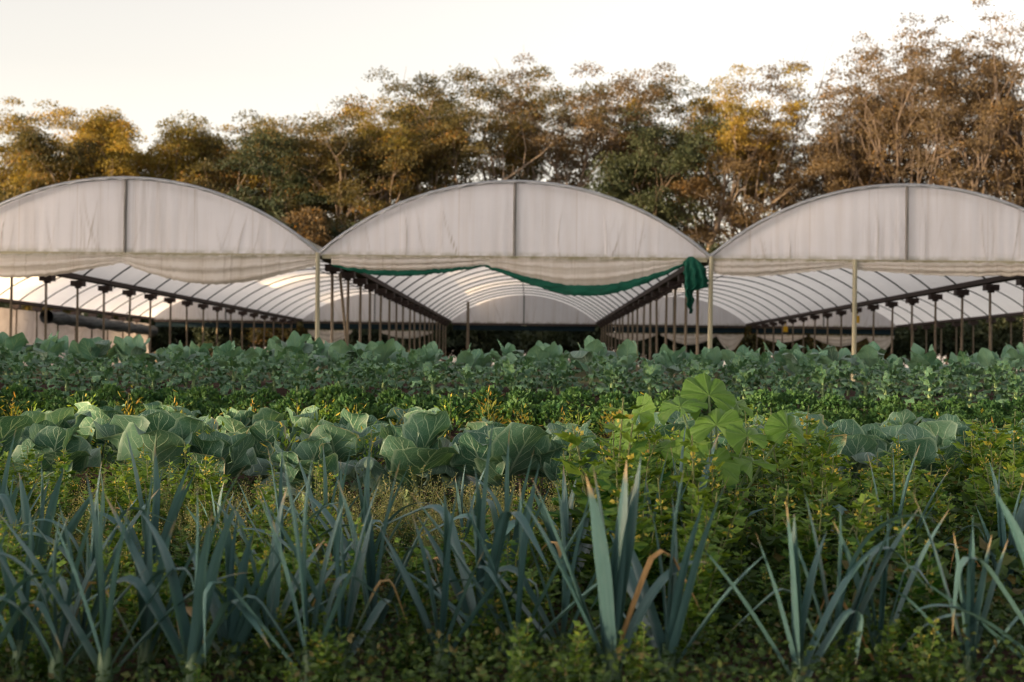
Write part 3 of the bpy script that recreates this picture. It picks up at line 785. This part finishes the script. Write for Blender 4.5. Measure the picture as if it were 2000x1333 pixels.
for k in range(7):
    a1 = rnd.uniform(-.1, .8)
    COLL.append(leaf_mesh('leaf', rnd.uniform(.52, .66), coll_w, (lambda a1: lambda t: a1 * t * t)(a1), MT['collard'], 15, 7, cup=rnd.uniform(-.1, .3), ruffle=.03, rf=rnd.uniform(9, 14), seed=40 + k))
for k in range(3):
    ka = rnd.uniform(1.3, 2.0)
    COLL.append(leaf_mesh('leaf', rnd.uniform(.5, .6), coll_w, (lambda ka: lambda t: .1 + ka * smooth01((t - .5) / .5))(ka), MT['cabbage_blue'], 15, 7, cup=-.3, ruffle=.03, rf=10, seed=50 + k))
def kale_w(t):
    if t < .25: return .008
    q = (t - .25) / .75
    return max(.006, .062 * math.sin(math.pi * q ** .75) ** .7)
for k in range(8):
    ka = rnd.uniform(.9, 2.5)
    KALE.append(leaf_mesh('leaf', rnd.uniform(.28, .38), kale_w, (lambda ka: lambda t: ka * t ** 1.6)(ka), MT['kale'], 17, 5, cup=-.25, ruffle=.022, rf=26, seed=70 + k, lobes=.16))
def stalk_mesh(h, r):
    V, F = tube([[0, 0, -.06], [0, 0, h * .4], [.006, .004, h * .75], [0, 0, h]], [r, r, r * .9, r * .7], 7)
    return build_mesh('stalk', V, [F], MT['stalk'])
ST_C, ST_L, ST_K = stalk_mesh(.14, .022), stalk_mesh(.26, .02), stalk_mesh(.22, .018)

def rosette(name, x, y, sc, n, stalk, pool, outer, label, cat, group, z0, zs, tilt, inner=.12, pouter=.3, seed=0):
    r = random.Random(seed)
    o = ob(name, None, loc=(x, y, float(gz(y))), rot=(r.uniform(-.05, .05), r.uniform(-.05, .05), r.uniform(0, 6.28)), scale=sc, label=label, cat=cat, group=group)
    ob('stalk', stalk, o)
    for k in range(n):
        f = k / (n - 1)
        az = k * 2.4 + r.uniform(-.3, .3)
        me = r.choice(outer) if (outer and f < .5 and r.random() < pouter) else r.choice(pool)
        s = (1.0 - .3 * f) * r.uniform(.82, 1.15)
        ob('leaf', me, o, loc=(0, 0, z0 + zs * f), rot=(r.uniform(-.2, .2), inner + (tilt - inner) * (1 - f) ** .9 * r.uniform(.75, 1.2), az), scale=(s, s * r.uniform(.85, 1.15), s))
    return o

for rn, (d0, nm_, c) in enumerate(((7.55, 'near', 1.16), (8.75, 'middle', 1.1), (9.9, 'far', .95))):
    xs_ = np.arange(P(-60, d0), P(2080, d0), .46)
    for k, x in enumerate(xs_):
        if rn == 0 and P(1255, d0) < x < P(1390, d0): continue
        rosette('cabbage', x + rnd.uniform(-.07, .07), d0 + rnd.uniform(-.14, .14), c * rnd.uniform(.85, 1.1), rnd.choice([9, 10, 11]), ST_C, CAB, CABB,
                f'broad-leaved cabbage plant in the {nm_} cabbage row, {ordinal(k, len(xs_)).replace("middle plant", "middle one")}', 'cabbage',
                'cabbages behind the leeks', .06, .08, .80, .12, .34, seed=k + 100 * rn)
for rn, (d0, nm_) in enumerate(((16.2, 'near'), (17.3, 'far'))):
    xs_ = np.arange(P(-60, d0), P(2070, d0), .47)
    for k, x in enumerate(xs_):
        hs_ = 1.0 + .22 * (math.sin(x * 2.1 + rn) * .5 + rnd.uniform(-.5, .5))
        rosette('collard', x + rnd.uniform(-.08, .08), d0 + rnd.uniform(-.15, .15), .8 * hs_, rnd.choice([9, 10, 11]), ST_L, COLL, None,
                f'tall collard plant in the {nm_} collard row before the greenhouse, {ordinal(k, len(xs_)).replace("middle plant", "middle one")}', 'collard',
                'collards before the greenhouse', .12, .14, .85, .08, .0, seed=500 + k + 100 * rn)
for rn, (d0, nm_) in enumerate(((13.2, 'front'), (14.1, 'middle'), (15.0, 'rear'))):
    xs_ = np.arange(P(-50, d0), P(2060, d0), .42)
    for k, x in enumerate(xs_):
        rosette('kale', x + rnd.uniform(-.08, .08), d0 + rnd.uniform(-.15, .15), rnd.uniform(.88, 1.15), rnd.choice([16, 17, 18]), ST_K, KALE, None,
                f'curly kale plant in the {nm_} kale row, {ordinal(k, len(xs_)).replace("middle plant", "middle one")}', 'kale',
                'curly kale rows', .06, .17, 1.35, .1, .0, seed=900 + k + 100 * rn)

# ------------------------------------------------------------------ parsley row
def parsley_mesh(seed):
    r = np.random.default_rng(seed); n = 620
    v = rvec(n, r); v[:, 2] = np.abs(v[:, 2])
    c = v * np.array([.17, .17, .22]) * r.uniform(.55, 1.0, (n, 1)) ** .5 + [0, 0, .02]
    a = unit(v + r.normal(size=(n, 3)) * .6); sd_ = unit(np.cross(a, rvec(n, r))); LL = r.uniform(.025, .05, n)
    V, F = rhombi(c, a, sd_, LL, LL * .8, .25)
    return build_mesh('parsley', V, [F], MT['parsley'], attrs={'rnd': np.repeat(r.uniform(0, .8, n), 4)}, smooth=False)
PARS = [parsley_mesh(k) for k in range(4)]
for rn, (d0, nm_) in enumerate(((11.5, 'near'), (12.25, 'far'))):
    xs_ = np.arange(P(-30, d0), P(2040, d0), .27)
    for k, x in enumerate(xs_):
        ob('parsley', PARS[rnd.randrange(4)], None, (x + rnd.uniform(-.04, .04), d0 + rnd.uniform(-.08, .08), float(gz(d0))), (0, 0, rnd.uniform(0, 6.28)), rnd.uniform(.85, 1.2),
           f'low curly parsley clump in the {nm_} parsley row, {ordinal(k, len(xs_)).replace("middle plant", "middle one")}', 'parsley', 'parsley between cabbages and kale')

# ------------------------------------------------------------------ mallow
def mallow_leaf(seed, rad):
    r = np.random.default_rng(seed); na, nr = 85, 6
    th = np.linspace(-2.55, 2.55, na); rr = np.linspace(0, 1, nr)
    TH, RR = np.meshgrid(th, rr, indexing='ij')
    cyc = (TH / 5.1 + .5) * 7 * np.pi                          # one lobe per vein
    lob = .93 + .06 * np.abs(np.sin(cyc)) ** .6 + .022 * np.cos(TH * 41) + .05 * np.sin(TH * 2.3 + seed * 1.7)
    rad_ = rad * RR * lob
    pleat = .17 * rad * RR ** .8 * (np.abs(np.sin(cyc)) - .5)
    Z = pleat + .28 * rad * RR ** 2 * np.cos(TH * (1.1 + .3 * seed) + seed * 2) - .22 * rad * RR ** 2.5 + .02 * rad * r.normal(size=TH.shape) * RR
    Pp = np.stack([rad_ * np.cos(TH), rad_ * np.sin(TH), Z], -1).reshape(-1, 3)
    uv = np.stack([.5 + (TH / 5.1), RR * .9], -1).reshape(-1, 2)
    return build_mesh('leaf', Pp, [grid_faces(na, nr)], MT['mallow'], uv=uv)
mx, my = P(1400, 5.3), 5.3
mal = ob('mallow', None, loc=(mx, my, 0), label='tall mallow with large bright green fan leaves rising above the weeds', cat='weed')
ML = [mallow_leaf(k, .100) for k in range(4)]
for k, (px, py, d, ti, az, sc) in enumerate([(1385, 772, 6.3, .75, -1.4, 1.05), (1440, 790, 6.4, .55, -.6, .9), (1330, 795, 6.2, .6, -2.4, .85), (1540, 835, 6.1, .95, -1.2, 1.1),
                                    (1250, 810, 6.3, 1.1, 3.6, .9), (1400, 830, 6.1, .8, -1.7, 1.0), (1460, 850, 6.05, .8, -1.3, 1.0), (1200, 850, 6.2, 1.2, 3.3, 1.0),
                                    (1350, 860, 6.15, .7, -2.1, .95), (1290, 880, 6.2, .6, -1.9, 1.0), (1470, 900, 6.1, .5, -.9, .95), (1240, 910, 6.1, .9, -2.5, .9), (1390, 905, 6.0, .6, -1.5, 1.0)]):
    d -= 1.0
    x = P(px, d) - mx; z = .8 - (py - 716) / 2778 * d
    # leaf face tipped toward the light from the front
    o = ob('leaf', ML[k % 4], mal, loc=(x, d - my, z), scale=sc * (1.0, .82, 1.06, .7, .92)[k % 5])
    o.rotation_euler = (Matrix.Rotation(az + math.pi / 2, 4, 'Z') @ Matrix.Rotation(ti, 4, 'X') @ Matrix.Rotation(rnd.uniform(0, 6.3) if k % 3 == 9 else math.pi / 2, 4, 'Z')).to_euler()
    V, F = tube([[0, 0, .0], [x * .25, (d - my) * .3, z * .45], [x * .7, (d - my) * .8, z * .82], [x, d - my, z]], [.007, .006, .005, .004], 5)
    ob('leaf_stalk', build_mesh('leaf_stalk', V, [F], MT['stalk']), mal)

# ------------------------------------------------------------------ weeds
def tall_weed(seed, h, yellow):
    """upright weed: stem, paired toothed leaves, flower tufts at the top"""
    r = np.random.default_rng(abs(int(seed)))
    st, lf, fl = [], [[], [], [], [], []], [[], [], [], [], []]
    def add(t, c, a, s, L_, W_):
        for q, v in zip(t, (c, a, s, L_, W_)): q.append(v)
    for b in range(r.integers(3, 6)):
        hh = h * (1 if b == 0 else r.uniform(.55, .95)); az = r.uniform(0, 6.28); ln = 0.05 if b == 0 else r.uniform(.12, .35)
        top = np.array([math.cos(az) * ln * hh, math.sin(az) * ln * hh, hh])
        pts = np.stack([top * t + np.array([0, 0, 0]) * t for t in np.linspace(0, 1, 5)]) + r.normal(size=(5, 3)) * .006; pts[0] = [0, 0, -.03]
        st.append(tube(pts, np.linspace(.005, .002, 5), 4))
        nn = int(hh / .028)
        for k in range(nn):
            t = .12 + .88 * k / nn; p = top * t
            for s_ in (0, math.pi):
                a_ = k * 1.57 + s_ + r.uniform(-.4, .4)
                L_ = (.088 * (1 - .60 * t) + .016) * r.uniform(.7, 1.25)
                ax_ = unit(np.array([math.cos(a_), math.sin(a_), r.uniform(-.1, .7)])); sd_ = unit(np.cross(ax_, [0, 0, 1.0]) + r.normal(size=3) * .3)
                add(lf, p, ax_, sd_, L_, L_ * r.uniform(.5, .72))
                if L_ > .03:    # side leaflets
                    for q in (-1, 1):
                        add(lf, p + ax_ * L_ * .3, unit(ax_ + q * sd_ * .9), sd_, L_ * .55, L_ * .28)
            if t > .55 and r.random() < yellow:
                for q in range(9):
                    v = rvec(1, r)[0]
                    add(fl, p + v * .014, unit(v + [0, 0, .5]), rvec(1, r)[0], r.uniform(.011, .022), r.uniform(.008, .014))
    def pack(t, nm_, mat):
        c, a, s, L_, W_ = [np.array(q) for q in t]
        s = unit(np.cross(a, np.cross(s, a) + 1e-6))
        V, F = rhombi(c, a, s, L_, W_, .12)
        return build_mesh(nm_, V, [F], mat, attrs={'rnd': np.repeat(np.clip(r.uniform(-.1, .66, len(c)) + .30 * (c[:, 2] / h) ** 2, 0, 1), 4)}, smooth=False)
    V, F = join(st)
    return (build_mesh('stem', V, F, MT['stem']), pack(lf, 'foliage', MT['weed']), pack(fl, 'flower', MT['flower']) if fl[0] else None)

def purse_weed(seed, h):
    """thin branching stem with rows of small pods on short stalks"""
    r = np.random.default_rng(seed); st = []; t5 = [[], [], [], [], []]
    for b in range(r.integers(3, 6)):
        az = r.uniform(0, 6.28); ln = r.uniform(.05, .5); hh = h * r.uniform(.6, 1.0)
        top = np.array([math.cos(az) * ln * hh, math.sin(az) * ln * hh, hh])
        st.append(tube(np.stack([top * t * np.array([t, t, 1]) for t in np.linspace(0, 1, 5)]), np.linspace(.003, .0012, 5), 3))
        n = int(hh / .008)
        for k in range(n):
            t = .3 + .7 * k / n; p = top * np.array([t * t, t * t, t]); a_ = k * 2.4
            ax_ = unit(np.array([math.cos(a_), math.sin(a_), .5])); q = p + ax_ * .012 * (1.3 - t)
            for v, w in zip(t5, (q, ax_, unit(np.cross(ax_, rvec(1, r)[0])), r.uniform(.006, .013), r.uniform(.005, .011))): v.append(w)
    c, a, s, L_, W_ = [np.array(q) for q in t5]
    V1, F1 = join(st); V2, F2 = rhombi(c, a, s, L_, W_)
    return (build_mesh('stem', V1, F1, MT['stem']), build_mesh('seed_head', V2, [F2], MT['pod'], attrs={'rnd': np.repeat(r.uniform(0, 1, len(c)), 4)}, smooth=False)), (V1, F1, V2, F2)

def sprig(seed):
    """bushy yellow-green weed growing among the cabbages"""
    r = np.random.default_rng(seed); n = 170
    c = r.normal(size=(n, 3)) * [.05, .05, .10] + [0, 0, .24]; c[:, 2] = np.abs(c[:, 2])
    a = unit(np.stack([c[:, 0], c[:, 1], .05 + 0 * c[:, 0]], -1) + r.normal(size=(n, 3)) * .04); s = unit(np.cross(a, [0, 0, 1.0]) + r.normal(size=(n, 3)) * .3)
    LL = r.uniform(.03, .06, n); V, F = rhombi(c, a, s, LL, LL * .34, .1)
    fo = build_mesh('foliage', V, [F], MT['weed_yellow'] if seed % 2 else MT['weed'], attrs={'rnd': np.repeat(r.uniform(0, 1, n), 4)}, smooth=False)
    V, F = tube([[0, 0, -.02], [.01, 0, .2], [0, .01, .42]], [.005, .004, .002], 4)
    return build_mesh('stem', V, [F], MT['stem']), fo

TW = [tall_weed(k, .52, .07 + .04 * (k % 3)) for k in range(6)] + [tall_weed(10 + k, .42, .04) for k in range(3)]
PW = [purse_weed(k, .30) for k in range(6)]
SP = [sprig(k) for k in range(5)]

def place_weed(name, parts, names, x, y, sc, label, cat, group):
    o = ob(name, None, loc=(x, y, float(gz(y))), rot=(rnd.uniform(-.1, .1), rnd.uniform(-.1, .1), rnd.uniform(0, 6.28)), scale=sc, label=label, cat=cat, group=group)
    for nm_, me in zip(names, parts):
        if me: ob(nm_, me, o, kind='stuff' if nm_ in ('foliage', 'seed_head', 'flower') else None)

# tall weeds: a thicket on the right, a few on the left
tw = []
for k in range(210):
    px = rnd.uniform(1130, 2060); d = rnd.uniform(3.75, 7.2)
    if px < 1250 and rnd.random() < .5: continue
    if px > 1450 and d < 4.3 and rnd.random() < .75: continue
    lump = .78 + .30 * math.sin(px * .021 + 1.1 * d) * math.sin(px * .008 + 2.0) + (.14 if 1150 < px < 1520 else 0)
    if lump < .62 and rnd.random() < .6: continue
    tw.append((px, d, lump * rnd.uniform(.8, 1.22) * (1.02 if d > 4.8 else .62 + .38 * (d - 3.75))))
for k in range(26): tw.append((rnd.uniform(-20, 420), rnd.uniform(5.4, 7.0), rnd.uniform(.6, .85)))
for k in range(10): tw.append((rnd.uniform(420, 1130), rnd.uniform(5.2, 7.2), rnd.uniform(.45, .7)))
for k in range(80): tw.append((rnd.uniform(-20, 1130), rnd.uniform(3.6, 5.3), rnd.uniform(.35, .7)))
for k in range(24): tw.append((rnd.uniform(-20, 2040), rnd.uniform(3.22, 3.7), rnd.uniform(.22, .42)))
def banded(items, edges):
    """place of each (px, d, ..) among its like: rank from the front, then order from the left"""
    out = {}
    for b in range(len(edges) - 1):
        idx = sorted((k for k, q in enumerate(items) if edges[b] <= q[1] < edges[b + 1]), key=lambda k: items[k][0])
        for j, k in enumerate(idx):
            out[k] = f'{("front", "second", "third", "fourth", "fifth", "sixth", "seventh")[b]} rank, ' + ordinal(j, len(idx)).replace('middle plant', 'middle one')
    return out
zone = lambda px: ('in the thicket on the right' if px > 1130 else 'between the leeks on the left' if px < 420 else 'amid the leek bed')
lab = {}
for z_ in ('in the thicket on the right', 'between the leeks on the left', 'amid the leek bed'):
    ks = [k for k, q in enumerate(tw) if zone(q[0]) == z_]
    for j, v in banded([tw[k] for k in ks], np.linspace(3.2, 7.3, 8)).items(): lab[ks[j]] = v
for k, (px, d, sc) in enumerate(tw):
    where = ('in the thicket on the right' if px > 1130 else 'between the leeks on the left' if px < 420 else 'amid the leek bed')
    place_weed('flowering_weed', TW[rnd.randrange(len(TW))], ('stem', 'foliage', 'flower'), P(px, d), d, sc,
               f'yellow-flowered leafy weed {where}, {lab[k]}', 'weed', f'yellow-flowered weeds {where}')
pw = [(rnd.uniform(330, 1180), rnd.uniform(5.5, 6.95)) for k in range(70)]
pl = banded(pw, np.linspace(5.45, 7.0, 4))
for k, (px, d) in enumerate(pw):
    place_weed('seeding_weed', PW[rnd.randrange(6)][0], ('stem', 'seed_head'), P(px, d), d, rnd.uniform(.7, 1.15),
               f'thin weed with tiny seed pods before the cabbages, {pl[k]}', 'weed', 'seeding weeds before the cabbages')
bw = ([(160, 10.2), (245, 10.4), (405, 8.9), (500, 10.3), (585, 10.2), (640, 10.4), (690, 10.3), (730, 8.9), (960, 10.3), (1060, 8.9), (1140, 10.3), (1190, 10.5), (1255, 10.3), (30, 10.3), (320, 8.8),
                             (880, 10.4), (1020, 10.5), (1290, 8.9), (1650, 8.9), (1830, 10.3), (560, 8.8), (110, 8.8), (200, 8.75), (350, 9.8), (450, 9.8), (610, 9.8), (780, 9.85), (840, 8.85), (1100, 9.85), (1350, 9.8), (1480, 9.8), (1560, 8.8), (1740, 9.8), (1930, 8.8), (60, 9.8)])
bw = [(px, d - .65 if d < 9.6 else d) for px, d in bw]
bl_ = banded(bw, [7.5, 9, 11])
for k, (px, d) in enumerate(bw):
    place_weed('bushy_weed', SP[k % 5], ('stem', 'foliage'), P(px, d), d, rnd.uniform(.85, 1.1),
               f'small yellow-green bushy weed among the cabbages, {bl_[k]}', 'weed', 'bushy weeds among the cabbages')

# ------------------------------------------------------------------ ground cover that nobody could count
def cover(n, x0, x1, y0, y1, h, lsz, wh=None):
    x = rng.uniform(x0, x1, n); y = rng.uniform(y0, y1, n)
    dens = .5 + .5 * np.sin(x * 3.1 + np.sin(y * 2.3) * 2) * np.sin(y * 2.7 + x)
    z = gz(y) + rng.uniform(0, 1, n) ** 1.3 * h * (.35 + .65 * dens)
    c = np.stack([x, y, z], -1); a = unit(rng.normal(size=(n, 3)) * [1, 1, .5] + [0, 0, .25]); s = unit(np.cross(a, rvec(n)))
    LL = lsz * rng.uniform(.5, 1.5, n)
    return rhombi(c, a, s, LL, LL * .6, .15)
V, F = join([cover(85000, -2.2, 2.4, 2.9, 6.2, .20, .019), cover(14000, -3.0, 1.0, 5.7, 7.0, .12, .024), cover(26000, 0.2, 3.2, 4.0, 7.4, .36, .04),
             cover(20000, -3.6, 4.0, 7.6, 10.8, .10, .03)])
ob('ground_cover', build_mesh('ground_cover', V, F, MT['cover'], attrs={'rnd': np.repeat(rng.uniform(0, 1, len(V) // 4), 4)}, smooth=False), kind='stuff',
   label='low tangle of small green weeds between the leeks', cat='ground cover')
VV = []
for k in range(420):
    q = PW[k % 6][1]; d = rng.uniform(5.4, 7.05); px = rng.uniform(-20, 1260)
    a_ = rng.uniform(0, 6.28); sc = rng.uniform(.4, .85); ca, sa = math.cos(a_) * sc, math.sin(a_) * sc
    W_ = q[2] @ np.array([[ca, sa, 0], [-sa, ca, 0], [0, 0, sc]]) + [P(px, d), d, float(gz(d))]
    VV.append((W_, q[3]))
V, F = join(VV)
ob('seeding_ground_cover', build_mesh('seeding_ground_cover', V, F, MT['pod'], attrs={'rnd': np.repeat(rng.uniform(0, 1, len(V) // 4), 4)}, smooth=False), kind='stuff',
   label='pale haze of tiny seed heads over the ground before the cabbages', cat='ground cover')
